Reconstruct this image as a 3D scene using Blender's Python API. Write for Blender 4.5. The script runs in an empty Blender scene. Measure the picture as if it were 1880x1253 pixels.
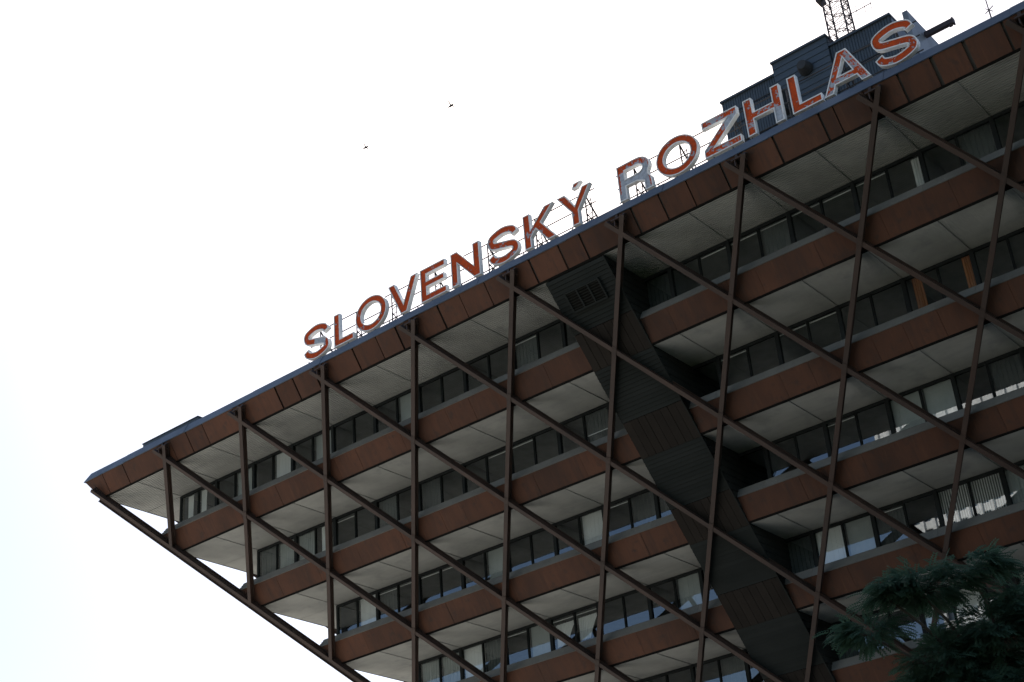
import bpy, math, random
from mathutils import Vector, Matrix
from mathutils.geometry import tessellate_polygon

random.seed(7)
scn = bpy.context.scene
col = scn.collection
rad = math.radians

# ------------------------------------------------------------------ units
A = 3.0            # half a structural bay, in metres
H = 1.115          # storey height in half bays
TOP = 35.5         # height of the top row of lattice nodes above the ground


def W(x, y, z):
    return Vector((A * x, A * y, A * z + TOP))


# ------------------------------------------------------------------ camera
R0 = (0.7657681098844986, 0.6386479206609513, -0.07568378504742349)
R1 = (-0.3592485138314564, 0.327179724655446, -0.8740102591408904)
R2 = (-0.5334226346843104, 0.6964784714613078, 0.479977115701144)
cam_d = bpy.data.cameras.new('camera')
cam = bpy.data.objects.new('camera', cam_d)
col.objects.link(cam)
rot = Matrix((R0, [-v for v in R1], [-v for v in R2])).transposed()
cam.matrix_world = Matrix.Translation(W(21.4652839, -15.0742266, -11.2644252)) @ rot.to_4x4()
cam_d.sensor_width = 36.0
cam_d.lens = 2737.81 / 1880 * 36
cam_d.clip_start = 0.5
cam_d.clip_end = 6000
scn.camera = cam

# ------------------------------------------------------------------ sky, sun, exposure
SUN_DIR = Vector((-0.40, 0.583, 0.707)).normalized()      # towards the sun
sun_el = math.asin(SUN_DIR.z)
sun_az = math.atan2(SUN_DIR.x, SUN_DIR.y)               # from +Y towards +X
world = bpy.data.worlds.new('World')
scn.world = world
world.use_nodes = True
nt = world.node_tree
nt.nodes.clear()
sky = nt.nodes.new('ShaderNodeTexSky')
sky.sky_type = 'NISHITA'
sky.sun_disc = False
sky.sun_elevation = sun_el
sky.sun_rotation = sun_az
sky.altitude = 100
sky.air_density = 1.0
sky.dust_density = 1.85
sky.ozone_density = 1.2
bg = nt.nodes.new('ShaderNodeBackground')
bg.inputs['Strength'].default_value = 0.12
wo = nt.nodes.new('ShaderNodeOutputWorld')
nt.links.new(sky.outputs[0], bg.inputs[0])
nt.links.new(bg.outputs[0], wo.inputs[0])

sl = bpy.data.lights.new('sun', 'SUN')
sl.energy = 5.0
sl.angle = rad(0.53)
sl.color = (1.0, 0.95, 0.87)
sun = bpy.data.objects.new('sun', sl)
col.objects.link(sun)
sun.rotation_euler = SUN_DIR.to_track_quat('Z', 'Y').to_euler()
sun.location = (0, 60, 120)

scn.view_settings.view_transform = 'Standard'
scn.view_settings.look = 'None'
scn.view_settings.gamma = 1.0
scn.view_settings.use_curve_mapping = False
scn.view_settings.exposure = 0.37
scn.render.engine = 'CYCLES'
scn.cycles.max_bounces = 8
scn.cycles.diffuse_bounces = 4
scn.cycles.glossy_bounces = 4
scn.cycles.transparent_max_bounces = 12
scn.cycles.caustics_reflective = False
scn.cycles.caustics_refractive = False


# ------------------------------------------------------------------ materials
def new_mat(name):
    m = bpy.data.materials.new(name)
    m.use_nodes = True
    m.node_tree.nodes.clear()
    return m, m.node_tree


def nd(t, kind, **kw):
    n = t.nodes.new(kind)
    for k, v in kw.items():
        if k in n.inputs:
            n.inputs[k].default_value = v
        else:
            setattr(n, k, v)
    return n


def mixc(t, fac, a, b, blend='MIX'):
    n = t.nodes.new('ShaderNodeMix')
    n.data_type = 'RGBA'
    n.blend_type = blend
    for sock, v in ((n.inputs[0], fac), (n.inputs[6], a), (n.inputs[7], b)):
        if hasattr(v, 'is_linked'):
            t.links.new(v, sock)
        else:
            sock.default_value = v
    return n.outputs[2]


def ramp(t, src, p0, p1, c0=(0, 0, 0, 1), c1=(1, 1, 1, 1)):
    n = t.nodes.new('ShaderNodeValToRGB')
    n.color_ramp.elements[0].position = p0
    n.color_ramp.elements[0].color = c0
    n.color_ramp.elements[1].position = p1
    n.color_ramp.elements[1].color = c1
    t.links.new(src, n.inputs[0])
    return n.outputs[0]


def noise(t, vec, scale, detail=4.0, rough=0.6):
    n = nd(t, 'ShaderNodeTexNoise', Scale=scale, Detail=detail, Roughness=rough)
    if vec is not None:
        t.links.new(vec, n.inputs['Vector'])
    return n.outputs[0]


def mapping(t, src, scale):
    n = t.nodes.new('ShaderNodeMapping')
    n.inputs['Scale'].default_value = scale
    t.links.new(src, n.inputs['Vector'])
    return n.outputs[0]


def c4(c):
    return (c[0], c[1], c[2], 1.0)


def surf(name, base, dark=None, rough=0.6, metal=0.0, spec=0.4, scale=1.5, stretch=(1, 1, 1),
         amount=0.6, vary=0.12, bump=0.0, bump_scale=30.0, fine=None, streak=None, smap=(1.0, 0.10, 0.10)):
    """worn surface: two tones by noise, per-object brightness shift, fine grain"""
    m, t = new_mat(name)
    geo = t.nodes.new('ShaderNodeNewGeometry')
    oi = t.nodes.new('ShaderNodeObjectInfo')
    p = mapping(t, geo.outputs['Position'], stretch)
    n1 = noise(t, p, scale)
    dark = dark or tuple(v * 0.6 for v in base)
    f = ramp(t, n1, 0.38, 0.66)
    mul = nd(t, 'ShaderNodeMath', operation='MULTIPLY')
    t.links.new(f, mul.inputs[0])
    mul.inputs[1].default_value = amount
    c = mixc(t, mul.outputs[0], c4(base), c4(dark))
    if fine:
        n2 = noise(t, geo.outputs['Position'], fine[0], 3.0)
        f2 = ramp(t, n2, fine[1], fine[1] + 0.12)
        mm = nd(t, 'ShaderNodeMath', operation='MULTIPLY')
        t.links.new(f2, mm.inputs[0])
        mm.inputs[1].default_value = fine[2]
        c = mixc(t, mm.outputs[0], c, c4(fine[3]))
    if streak:
        ps = mapping(t, geo.outputs['Position'], smap)
        for sc_, lo, amt, cc in streak:
            ns = noise(t, ps, sc_, 5.0, 0.7)
            fs = ramp(t, ns, lo, lo + 0.16)
            ms = nd(t, 'ShaderNodeMath', operation='MULTIPLY')
            t.links.new(fs, ms.inputs[0])
            ms.inputs[1].default_value = amt
            c = mixc(t, ms.outputs[0], c, c4(cc))
    mr = nd(t, 'ShaderNodeMapRange')
    mr.inputs[3].default_value = 1 - vary
    mr.inputs[4].default_value = 1 + vary
    t.links.new(oi.outputs['Random'], mr.inputs[0])
    hs = nd(t, 'ShaderNodeHueSaturation')
    t.links.new(c, hs.inputs['Color'])
    t.links.new(mr.outputs[0], hs.inputs['Value'])
    bs = nd(t, 'ShaderNodeBsdfPrincipled', Roughness=rough, Metallic=metal)
    bs.inputs['Specular IOR Level'].default_value = spec
    t.links.new(hs.outputs[0], bs.inputs['Base Color'])
    rr = nd(t, 'ShaderNodeMapRange')
    rr.inputs[3].default_value = max(0.05, rough - 0.12)
    rr.inputs[4].default_value = min(1.0, rough + 0.12)
    t.links.new(n1, rr.inputs[0])
    t.links.new(rr.outputs[0], bs.inputs['Roughness'])
    if bump:
        nb = noise(t, geo.outputs['Position'], bump_scale, 4.0)
        b = nd(t, 'ShaderNodeBump', Strength=bump, Distance=0.02)
        t.links.new(nb, b.inputs['Height'])
        t.links.new(b.outputs[0], bs.inputs['Normal'])
    o = t.nodes.new('ShaderNodeOutputMaterial')
    t.links.new(bs.outputs[0], o.inputs[0])
    return m


M = {}
def cladding(name, vary):
    return surf(name, (0.104, 0.044, 0.025), (0.056, 0.029, 0.020), rough=0.66, spec=0.2, scale=0.32,
                stretch=(1, 1, 0.55), amount=0.9, vary=vary, bump=0.15, bump_scale=9.0,
                fine=(2.2, 0.58, 0.6, (0.046, 0.031, 0.025)),
                streak=((2.2, 0.50, 0.6, (0.050, 0.029, 0.022)), (5.5, 0.56, 0.45, (0.132, 0.060, 0.033)),
                        (9.0, 0.58, 0.6, (0.036, 0.026, 0.021))))


M['rust'] = cladding('rust_cladding', 0.20)
M['rust_band'] = cladding('rust_band_cladding', 0.09)
M['joint'] = surf('joint_strip', (0.060, 0.052, 0.042), rough=0.6, scale=1.0)
M['steel'] = surf('lattice_steel', (0.050, 0.029, 0.021), (0.034, 0.024, 0.019), rough=0.55, spec=0.4, scale=0.7,
                  amount=0.7, vary=0.10, fine=(5.0, 0.62, 0.4, (0.085, 0.036, 0.022)))
M['steel_dark'] = surf('dark_steel', (0.03, 0.032, 0.033), rough=0.6)
M['zinc'] = surf('zinc_flashing', (0.062, 0.094, 0.132), (0.050, 0.076, 0.106), rough=0.45, metal=0.25, scale=0.8,
                 vary=0.08, fine=(6.0, 0.63, 0.3, (0.11, 0.15, 0.19)))
M['sill'] = surf('sill_sheet', (0.165, 0.168, 0.155), (0.12, 0.122, 0.115), rough=0.65, spec=0.2, metal=0.0, scale=1.2, vary=0.06,
                 fine=(9.0, 0.64, 0.5, (0.32, 0.31, 0.28)))
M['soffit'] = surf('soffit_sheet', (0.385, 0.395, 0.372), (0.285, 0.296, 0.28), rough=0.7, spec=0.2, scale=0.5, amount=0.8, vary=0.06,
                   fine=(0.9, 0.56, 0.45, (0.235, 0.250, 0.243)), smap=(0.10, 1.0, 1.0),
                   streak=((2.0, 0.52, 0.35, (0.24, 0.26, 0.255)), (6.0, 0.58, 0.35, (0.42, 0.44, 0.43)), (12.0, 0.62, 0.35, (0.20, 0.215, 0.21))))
M['batten'] = surf('batten', (0.33, 0.345, 0.335), rough=0.6)
M['gap'] = surf('dark_gap', (0.012, 0.012, 0.011), rough=0.9, spec=0.05)
M['siding'] = surf('dark_siding', (0.027, 0.030, 0.028), (0.020, 0.023, 0.021), rough=0.8, spec=0.06, scale=0.9, vary=0.07,
                   stretch=(0.4, 1, 1), fine=(7.0, 0.68, 0.4, (0.05, 0.054, 0.05)))
M['plank'] = surf('brown_plank', (0.029, 0.0245, 0.0205), (0.023, 0.020, 0.0175), rough=0.8, spec=0.06, scale=1.2, vary=0.12)
M['frame'] = surf('window_frame', (0.020, 0.024, 0.024), rough=0.7, spec=0.15, vary=0.1)
M['post'] = surf('louvre_metal', (0.033, 0.037, 0.035), rough=0.5, vary=0.1)
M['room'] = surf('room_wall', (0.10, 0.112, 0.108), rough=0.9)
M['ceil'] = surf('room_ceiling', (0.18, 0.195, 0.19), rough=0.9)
M['blind'] = surf('blind_cloth', (0.86, 0.87, 0.86), (0.76, 0.77, 0.76), rough=0.85, vary=0.10, stretch=(3, 3, 0.2))
M['grey_blind'] = surf('grey_blind_cloth', (0.42, 0.45, 0.44), (0.34, 0.37, 0.36), rough=0.85, vary=0.1)
M['dark_blind'] = surf('dark_blind_cloth', (0.085, 0.098, 0.095), (0.06, 0.07, 0.068), rough=0.85, vary=0.3)
M['orange'] = surf('orange_curtain', (0.42, 0.15, 0.04), (0.30, 0.10, 0.03), rough=0.9)
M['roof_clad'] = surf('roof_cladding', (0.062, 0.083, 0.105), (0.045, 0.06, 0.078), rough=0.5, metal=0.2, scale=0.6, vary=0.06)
M['roof_lit'] = surf('roof_cladding_sky_lit', (0.17, 0.20, 0.24), rough=0.5, metal=0.2, scale=0.6)  # paler copy of the roof cladding, sky reflection put into the colour
M['roof'] = surf('roof_felt', (0.12, 0.12, 0.12), rough=0.9)
M['white'] = surf('letter_casing', (0.88, 0.88, 0.87), (0.76, 0.77, 0.77), rough=0.5, scale=2.0, vary=0.05,
                  fine=(5.0, 0.62, 0.5, (0.30, 0.27, 0.25)))
M['tube'] = surf('neon_tube', (0.85, 0.82, 0.78), rough=0.25, vary=0.02)
M['rail'] = surf('sign_rail', (0.045, 0.043, 0.045), rough=0.6)
M['mast'] = surf('mast_steel', (0.055, 0.042, 0.045), (0.04, 0.035, 0.04), rough=0.6)
M['bark'] = surf('bark', (0.085, 0.07, 0.055), rough=0.9, scale=6, bump=0.5, bump_scale=25)
M['feather'] = surf('feather', (0.05, 0.05, 0.055), rough=0.8)
M['tower_white'] = surf('tower_fins', (0.78, 0.78, 0.76), rough=0.5)
M['tower_glass'] = surf('tower_glazing', (0.07, 0.10, 0.13), rough=0.15, spec=0.6)


def glass_mat():
    m, t = new_mat('window_glass')
    gl = nd(t, 'ShaderNodeBsdfGlossy', Roughness=0.0)
    gl.inputs['Color'].default_value = (0.92, 0.97, 1.0, 1)
    tr = nd(t, 'ShaderNodeBsdfTransparent')
    tr.inputs['Color'].default_value = (0.93, 0.97, 0.96, 1)
    geo = t.nodes.new('ShaderNodeNewGeometry')
    dot = nd(t, 'ShaderNodeVectorMath', operation='DOT_PRODUCT')
    t.links.new(geo.outputs['Incoming'], dot.inputs[0])
    t.links.new(geo.outputs['Normal'], dot.inputs[1])

    def mth(op, a, b=None):
        n_ = nd(t, 'ShaderNodeMath', operation=op)
        for s_, v_ in zip(n_.inputs, (a, b)):
            if v_ is None:
                continue
            if hasattr(v_, 'is_linked'):
                t.links.new(v_, s_)
            else:
                s_.default_value = v_
        return n_.outputs[0]
    inv = mth('SUBTRACT', 1.0, mth('ABSOLUTE', dot.outputs['Value']))     # same from both sides of the sheet
    fre = mth('ADD', mth('MULTIPLY', mth('POWER', inv, 5.0), 0.79), 0.21)
    mx = t.nodes.new('ShaderNodeMixShader')
    t.links.new(fre, mx.inputs[0])
    t.links.new(tr.outputs[0], mx.inputs[1])
    t.links.new(gl.outputs[0], mx.inputs[2])
    o = t.nodes.new('ShaderNodeOutputMaterial')
    t.links.new(mx.outputs[0], o.inputs[0])
    return m


M['glass'] = glass_mat()


def face_mat(name, wear, box=None):
    """red letter face: enamel with flaked patches; box = (x0, x1, z0, z1) in metres of missing paint"""
    m, t = new_mat(name)
    geo = t.nodes.new('ShaderNodeNewGeometry')
    n1 = noise(t, geo.outputs['Position'], 1.7, 6.0, 0.7)
    n2 = noise(t, geo.outputs['Position'], 6.0, 5.0, 0.7)
    red = mixc(t, ramp(t, n1, 0.35, 0.7), c4((0.66, 0.088, 0.016)), c4((0.44, 0.060, 0.016)))
    red = mixc(t, ramp(t, n2, 0.42, 0.70), red, c4((0.30, 0.055, 0.022)))
    add = nd(t, 'ShaderNodeMath', operation='ADD')
    t.links.new(n1, add.inputs[0])
    mu = nd(t, 'ShaderNodeMath', operation='MULTIPLY')
    t.links.new(n2, mu.inputs[0])
    mu.inputs[1].default_value = 0.7
    t.links.new(mu.outputs[0], add.inputs[1])
    thr = 1.12 - wear
    f = ramp(t, add.outputs[0], min(0.99, thr), min(1.0, thr + 0.03))
    fac = f
    if box:
        sx = t.nodes.new('ShaderNodeSeparateXYZ')
        t.links.new(geo.outputs['Position'], sx.inputs[0])
        # soft box mask broken up by the noise
        dist = None
        for ch, lo, hi in ((0, box[0], box[1]), (2, box[2], box[3])):
            s = nd(t, 'ShaderNodeMath', operation='SUBTRACT')
            t.links.new(sx.outputs[ch], s.inputs[0])
            s.inputs[1].default_value = (lo + hi) / 2
            a = nd(t, 'ShaderNodeMath', operation='ABSOLUTE')
            t.links.new(s.outputs[0], a.inputs[0])
            d = nd(t, 'ShaderNodeMath', operation='DIVIDE')
            t.links.new(a.outputs[0], d.inputs[0])
            d.inputs[1].default_value = (hi - lo) / 2
            if dist is None:
                dist = d.outputs[0]
            else:
                mxn = nd(t, 'ShaderNodeMath', operation='MAXIMUM')
                t.links.new(dist, mxn.inputs[0])
                t.links.new(d.outputs[0], mxn.inputs[1])
                dist = mxn.outputs[0]
        wob = nd(t, 'ShaderNodeMath', operation='ADD')
        t.links.new(dist, wob.inputs[0])
        w2 = nd(t, 'ShaderNodeMath', operation='MULTIPLY')
        t.links.new(n2, w2.inputs[0])
        w2.inputs[1].default_value = 0.5
        t.links.new(w2.outputs[0], wob.inputs[1])
        lt = nd(t, 'ShaderNodeMath', operation='LESS_THAN')
        t.links.new(wob.outputs[0], lt.inputs[0])
        lt.inputs[1].default_value = 1.25
        mxm = nd(t, 'ShaderNodeMath', operation='MAXIMUM')
        t.links.new(lt.outputs[0], mxm.inputs[0])
        t.links.new(f, mxm.inputs[1])
        fac = mxm.outputs[0]
    bare = mixc(t, ramp(t, n2, 0.4, 0.7), c4((0.46, 0.50, 0.56)), c4((0.26, 0.27, 0.30)))
    c = mixc(t, fac, red, bare)
    bs = nd(t, 'ShaderNodeBsdfPrincipled', Roughness=0.7)
    bs.inputs['Specular IOR Level'].default_value = 0.12
    t.links.new(c, bs.inputs['Base Color'])
    o = t.nodes.new('ShaderNodeOutputMaterial')
    t.links.new(bs.outputs[0], o.inputs[0])
    return m


def leaf_mat():
    m, t = new_mat('leaf')
    geo = t.nodes.new('ShaderNodeNewGeometry')
    n1 = noise(t, geo.outputs['Position'], 1.1, 3.0)
    n2 = noise(t, geo.outputs['Position'], 14.0, 2.0)
    c = mixc(t, ramp(t, n1, 0.35, 0.7), c4((0.055, 0.108, 0.072)), c4((0.085, 0.150, 0.098)))
    c = mixc(t, ramp(t, n2, 0.5, 0.8), c, c4((0.10, 0.16, 0.10)))
    bs = nd(t, 'ShaderNodeBsdfPrincipled', Roughness=0.7)
    bs.inputs['Specular IOR Level'].default_value = 0.12
    t.links.new(c, bs.inputs['Base Color'])
    tl = nd(t, 'ShaderNodeBsdfTranslucent')
    t.links.new(c, tl.inputs['Color'])
    mx = t.nodes.new('ShaderNodeMixShader')
    mx.inputs[0].default_value = 0.45
    t.links.new(bs.outputs[0], mx.inputs[1])
    t.links.new(tl.outputs[0], mx.inputs[2])
    o = t.nodes.new('ShaderNodeOutputMaterial')
    t.links.new(mx.outputs[0], o.inputs[0])
    return m


M['leaf'] = leaf_mat()


def ground_mat():
    m, t = new_mat('ground_paving')
    geo = t.nodes.new('ShaderNodeNewGeometry')
    n1 = noise(t, geo.outputs['Position'], 0.05, 5.0)
    n2 = noise(t, geo.outputs['Position'], 3.0, 4.0)
    c = mixc(t, ramp(t, n1, 0.4, 0.65), c4((0.52, 0.49, 0.45)), c4((0.40, 0.38, 0.34)))
    c = mixc(t, ramp(t, n2, 0.4, 0.8), c, c4((0.42, 0.40, 0.37)))
    bs = nd(t, 'ShaderNodeBsdfPrincipled', Roughness=0.9)
    t.links.new(c, bs.inputs['Base Color'])
    o = t.nodes.new('ShaderNodeOutputMaterial')
    t.links.new(bs.outputs[0], o.inputs[0])
    return m


M['ground'] = ground_mat()


# ------------------------------------------------------------------ mesh helpers
class MB:
    def __init__(self):
        self.v = []
        self.f = []

    def poly(self, pts):
        i = len(self.v)
        self.v += [tuple(p) for p in pts]
        self.f.append(tuple(range(i, i + len(pts))))

    def hexa(self, p):
        """eight corners: 0-3 one end (loop), 4-7 other end (same order)"""
        i = len(self.v)
        self.v += [tuple(q) for q in p]
        for a in ((0, 3, 2, 1), (4, 5, 6, 7), (0, 1, 5, 4), (1, 2, 6, 5), (2, 3, 7, 6), (3, 0, 4, 7)):
            self.f.append(tuple(i + k for k in a))

    def box(self, x0, x1, y0, y1, z0, z1, tf=W):
        self.hexa([tf(x0, y0, z0), tf(x1, y0, z0), tf(x1, y1, z0), tf(x0, y1, z0),
                   tf(x0, y0, z1), tf(x1, y0, z1), tf(x1, y1, z1), tf(x0, y1, z1)])

    def loft(self, a, b, cap=True):
        i = len(self.v)
        n = len(a)
        self.v += [tuple(p) for p in a] + [tuple(p) for p in b]
        for k in range(n):
            k2 = (k + 1) % n
            self.f.append((i + k, i + k2, i + n + k2, i + n + k))
        if cap:
            self.f.append(tuple(i + k for k in reversed(range(n))))
            self.f.append(tuple(i + n + k for k in range(n)))

    def tube(self, p0, p1, r0, r1=None, n=6):
        r1 = r0 if r1 is None else r1
        p0, p1 = Vector(p0), Vector(p1)
        d = (p1 - p0)
        if d.length < 1e-6:
            return
        d.normalize()
        u = d.orthogonal().normalized()
        w = d.cross(u)
        ring = lambda p, r: [p + (u * math.cos(2 * math.pi * k / n) + w * math.sin(2 * math.pi * k / n)) * r for k in range(n)]
        self.loft(ring(p0, r0), ring(p1, r1))

    def mesh(self, name, mat):
        me = bpy.data.meshes.new(name)
        me.from_pydata(self.v, [], self.f)
        me.update()
        me.materials.append(mat)
        return me

    def build(self, name, mat, parent=None):
        return link(name, self.mesh(name, mat), parent)


def link(name, me, parent=None, loc=None):
    o = bpy.data.objects.new(name, me)
    col.objects.link(o)
    if parent is not None:
        o.parent = parent
        o.matrix_parent_inverse = Matrix.Translation(-root_loc(parent))
    if loc is not None:
        o.location = loc
    return o


def root_loc(p):
    v = Vector((0, 0, 0))
    while p is not None:
        v += p.location
        if p.parent is not None:
            v += p.matrix_parent_inverse.translation
        p = p.parent
    return v


def tag(o, label=None, cat=None, group=None, kind=None):
    if label:
        o['label'] = label
    if cat:
        o['category'] = cat
    if group:
        o['group'] = group
    if kind:
        o['kind'] = kind
    return o


def thing(name, loc, label, cat, group=None):
    o = bpy.data.objects.new(name, None)
    o.empty_display_size = 0.5
    col.objects.link(o)
    o.location = loc
    return tag(o, label, cat, group)


# ------------------------------------------------------------------ ground
g = MB()
g.poly([(-2500, -2500, 0), (2500, -2500, 0), (2500, 2500, 0), (-2500, 2500, 0)])
tag(g.build('ground', M['ground']), kind='structure')
g = MB()
g.poly([(27, -240, 0.004), (260, -240, 0.004), (260, -1, 0.004), (27, -1, 0.004)])  # unseen dark green sheet, added to weaken ground bounce on the right
tag(g.build('added_dark_ground', surf('dark_ground_green', (0.030, 0.044, 0.020), (0.022, 0.032, 0.015), rough=0.95, scale=0.5)), kind='structure')

# ------------------------------------------------------------------ the building
B = thing('radio_building', W(13, 13, 0) - Vector((0, 0, TOP)),
          'huge inverted pyramid office building of rust brown bands under a steel lattice', 'building')
ROWS = 7            # storeys built in full below the roof band
XR = 20.0           # detail runs this far along the front
XEND = 26.0         # far corner of the top band


def front(u, d, z):
    return W(u, d, z)


def side(u, d, z):                       # the left-hand face, mirror image across the corner
    return W(d - 0.2, u + 0.2, z)


def prism(mb, prof, u0, u1, r, tf=front, mitre=False):
    """extrude a (depth, height) profile along the face; a mitred start meets the other face at the corner"""
    pr = [(d + r, z - r * H) for d, z in prof]
    a = [tf((d - 0.2) if mitre else u0, d, z) for d, z in pr]
    b = [tf(u1, d, z) for d, z in pr]
    mb.loft(a, b)


SH0, SH1 = 10.48, 11.54                  # service shaft in the front face
P_RUST = [(0.170, -0.030), (-0.045, 0.298), (-0.018, 0.310), (0.197, -0.018)]
P_BACK = [(0.200, -0.016), (-0.012, 0.300), (0.05, 0.330), (0.30, 0.330), (0.30, -0.016)]
P_DRIP = [(0.166, -0.036), (0.199, -0.056), (0.207, -0.050), (0.207, -0.022), (0.172, -0.030)]
P_TRIM = [(-0.065, 0.287), (0.026, 0.464), (0.10, 0.470), (0.10, 0.30), (-0.02, 0.300), (-0.052, 0.283)]
P_SILL = [(-0.060, 0.288)]
for k in range(4):
    t0, t1 = k / 4, (k + 1) / 4
    P_SILL.append((-0.060 + 0.08 * (t0 + 0.16) , 0.288 + 0.143 * (t0 + 0.19)))
    P_SILL.append((-0.052 + 0.08 * (t1 - 0.04), 0.284 + 0.143 * (t1 - 0.02)))
P_SILL += [(0.022, 0.433), (0.185, 0.446), (0.185, 0.36), (0.0, 0.31), (-0.045, 0.287)]


def splits(joints, gap):
    return [(a + gap / 2, b - gap / 2) for a, b in zip(joints[:-1], joints[1:])]


# --- top fascia: panels between the joints the photograph shows
JO = [-0.20, 0.26, 0.84, 2.17, 2.61, 3.04, 3.98, 4.89, 5.34, 5.81, 6.73, 7.24, 7.66, 8.57, 9.01, 9.51, 9.95, 10.39, 10.92,
      11.33, 12.23, 12.72, 13.17, 13.72, 14.08, 14.55, 15.26, 15.46, 15.90, 16.37, 16.84, 17.27, 17.78, 18.3, 18.9, 19.4, 20.0]
for k, (a, b) in enumerate(zip(JO[:-1], JO[1:])):
    gp = 0.016 + 0.036 * (k in (7, 9, 12, 16, 18, 20, 23, 25, 29, 30, 31))
    m = MB()
    jit = random.uniform(-0.006, 0.006)
    pr = [(d + jit, z) for d, z in P_RUST]
    prism(m, pr, a + gp / 2, b - gp / 2, 0, mitre=(k == 0))
    m.build('fascia_panel', M['rust'], B)
m = MB()
prism(m, P_BACK, 0, XR, 0, mitre=True)
m.build('fascia_backing', M['joint'], B)
m = MB()
prism(m, P_DRIP, 0, XR, 0, mitre=True)
m.build('drip_edge', M['gap'], B)
# zinc edge in sheets
xs = [-0.3] + [0.9 + 1.7 * k for k in range(12)]
for k, (a, b) in enumerate(zip(xs[:-1], xs[1:])):
    m = MB()
    j = 0.003 * (k % 2)
    prism(m, [(d - j, z + j) for d, z in P_TRIM], a, b - 0.004, 0, mitre=(k == 0))
    m.build('roof_flashing', M['zinc'], B)

# --- parapet bands of the lower storeys
rng = random.Random(3)
for r in range(1, ROWS):
    xe = XR - 0.0
    for (s0, s1, mt) in ((r - 0.2, SH0, True), (SH1, xe, False)):
        x = s0
        first = True
        while x < s1 - 0.01:
            w = rng.choice([0.46, 0.5, 0.92, 0.98, 1.0]) if r < 3 else rng.choice([0.98, 1.0, 1.02, 2.0])
            nx = x + w
            if s1 - nx < 0.3:
                nx = s1
            m = MB()
            jit = rng.uniform(-0.003, 0.003)
            prism(m, [(d + jit, z) for d, z in P_RUST], x + 0.0018, nx - 0.0018, r, mitre=(first and mt))
            m.build('parapet_panel', M['rust_band'], B)
            first = False
            x = nx
        m = MB()
        prism(m, P_BACK, s0, s1, r, mitre=mt)
        m.build('parapet_backing', M['joint'], B)
        m = MB()
        prism(m, P_DRIP, s0, s1, r, mitre=mt)
        m.build('drip_edge', M['gap'], B)
        # ribbed sill sheets
        x = s0
        first = True
        while x < s1 - 0.01:
            nx = min(s1, math.floor(x / 2 + 1.001) * 2)
            m = MB()
            prism(m, P_SILL, x, nx - 0.004, r, mitre=(first and mt))
            m.build('sill_sheet', M['sill'], B)
            first = False
            x = nx

# --- soffits: one ribbed sheet per unit bay, battens over the seams
def soffit_mesh(w, n, amp, name):
    mb = MB()
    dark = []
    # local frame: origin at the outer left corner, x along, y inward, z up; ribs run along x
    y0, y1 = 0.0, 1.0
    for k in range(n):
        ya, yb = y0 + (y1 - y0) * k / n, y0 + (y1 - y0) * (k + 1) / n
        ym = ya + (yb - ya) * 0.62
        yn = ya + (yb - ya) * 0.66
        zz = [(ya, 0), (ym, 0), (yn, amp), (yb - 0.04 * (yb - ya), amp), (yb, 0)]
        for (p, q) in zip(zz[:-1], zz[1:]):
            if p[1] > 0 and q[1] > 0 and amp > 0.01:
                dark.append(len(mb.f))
            mb.poly([(0, p[0] * A, p[1] * A), (0, q[0] * A, q[1] * A), (w * A, q[0] * A, q[1] * A), (w * A, p[0] * A, p[1] * A)])
    # top sheet gives the panel thickness
    t = 0.014 * A
    mb.hexa([(0, 0, amp * A + 0.004), (w * A, 0, amp * A + 0.004), (w * A, A, amp * A + 0.004), (0, A, amp * A + 0.004),
             (0, 0, amp * A + t), (w * A, 0, amp * A + t), (w * A, A, amp * A + t), (0, A, amp * A + t)])
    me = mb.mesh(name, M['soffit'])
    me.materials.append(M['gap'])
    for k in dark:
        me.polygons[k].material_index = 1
    return me


GAP = 0.010
sof_top = soffit_mesh(1 - 2 * GAP, 21, 0.028, 'soffit_top')
sof_low = soffit_mesh(1 - 2 * GAP, 30, 0.0045, 'soffit_low')
ZS = -0.050
for r in range(ROWS):
    me = sof_top if r == 0 else sof_low
    kx = r
    while kx < XR:
        if kx in (10,):
            # the bays the shaft interrupts
            for (a, b) in ((10 + GAP, SH0 - 0.004),):
                mb = soffit_mesh(b - a, 21 if r == 0 else 30, 0.028 if r == 0 else 0.0045, 'soffit_cut')
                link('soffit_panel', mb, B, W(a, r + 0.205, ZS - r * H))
        elif kx == 11:
            a, b = SH1 + 0.004, 12 - GAP
            mb = soffit_mesh(b - a, 21 if r == 0 else 30, 0.028 if r == 0 else 0.0045, 'soffit_cut')
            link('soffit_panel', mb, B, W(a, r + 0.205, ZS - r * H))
        else:
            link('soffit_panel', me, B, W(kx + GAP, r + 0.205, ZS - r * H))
        kx += 1
    # left-hand soffit, past the glass corner
    for ky in range(5):
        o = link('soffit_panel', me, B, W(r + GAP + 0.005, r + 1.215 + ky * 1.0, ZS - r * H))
bat = MB()
bat.box(-0.0055, 0.0055, 0.0, 1.0, -0.008, 0.012, tf=lambda x, y, z: Vector((A * x, A * y, A * z)))
bat_me = bat.mesh('batten', M['batten'])
for r in range(ROWS):
    for kx in range(r + 1, int(XR)):
        if kx == 11:
            continue
        link('soffit_batten', bat_me, B, W(kx, r + 0.205, ZS - r * H))

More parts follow.
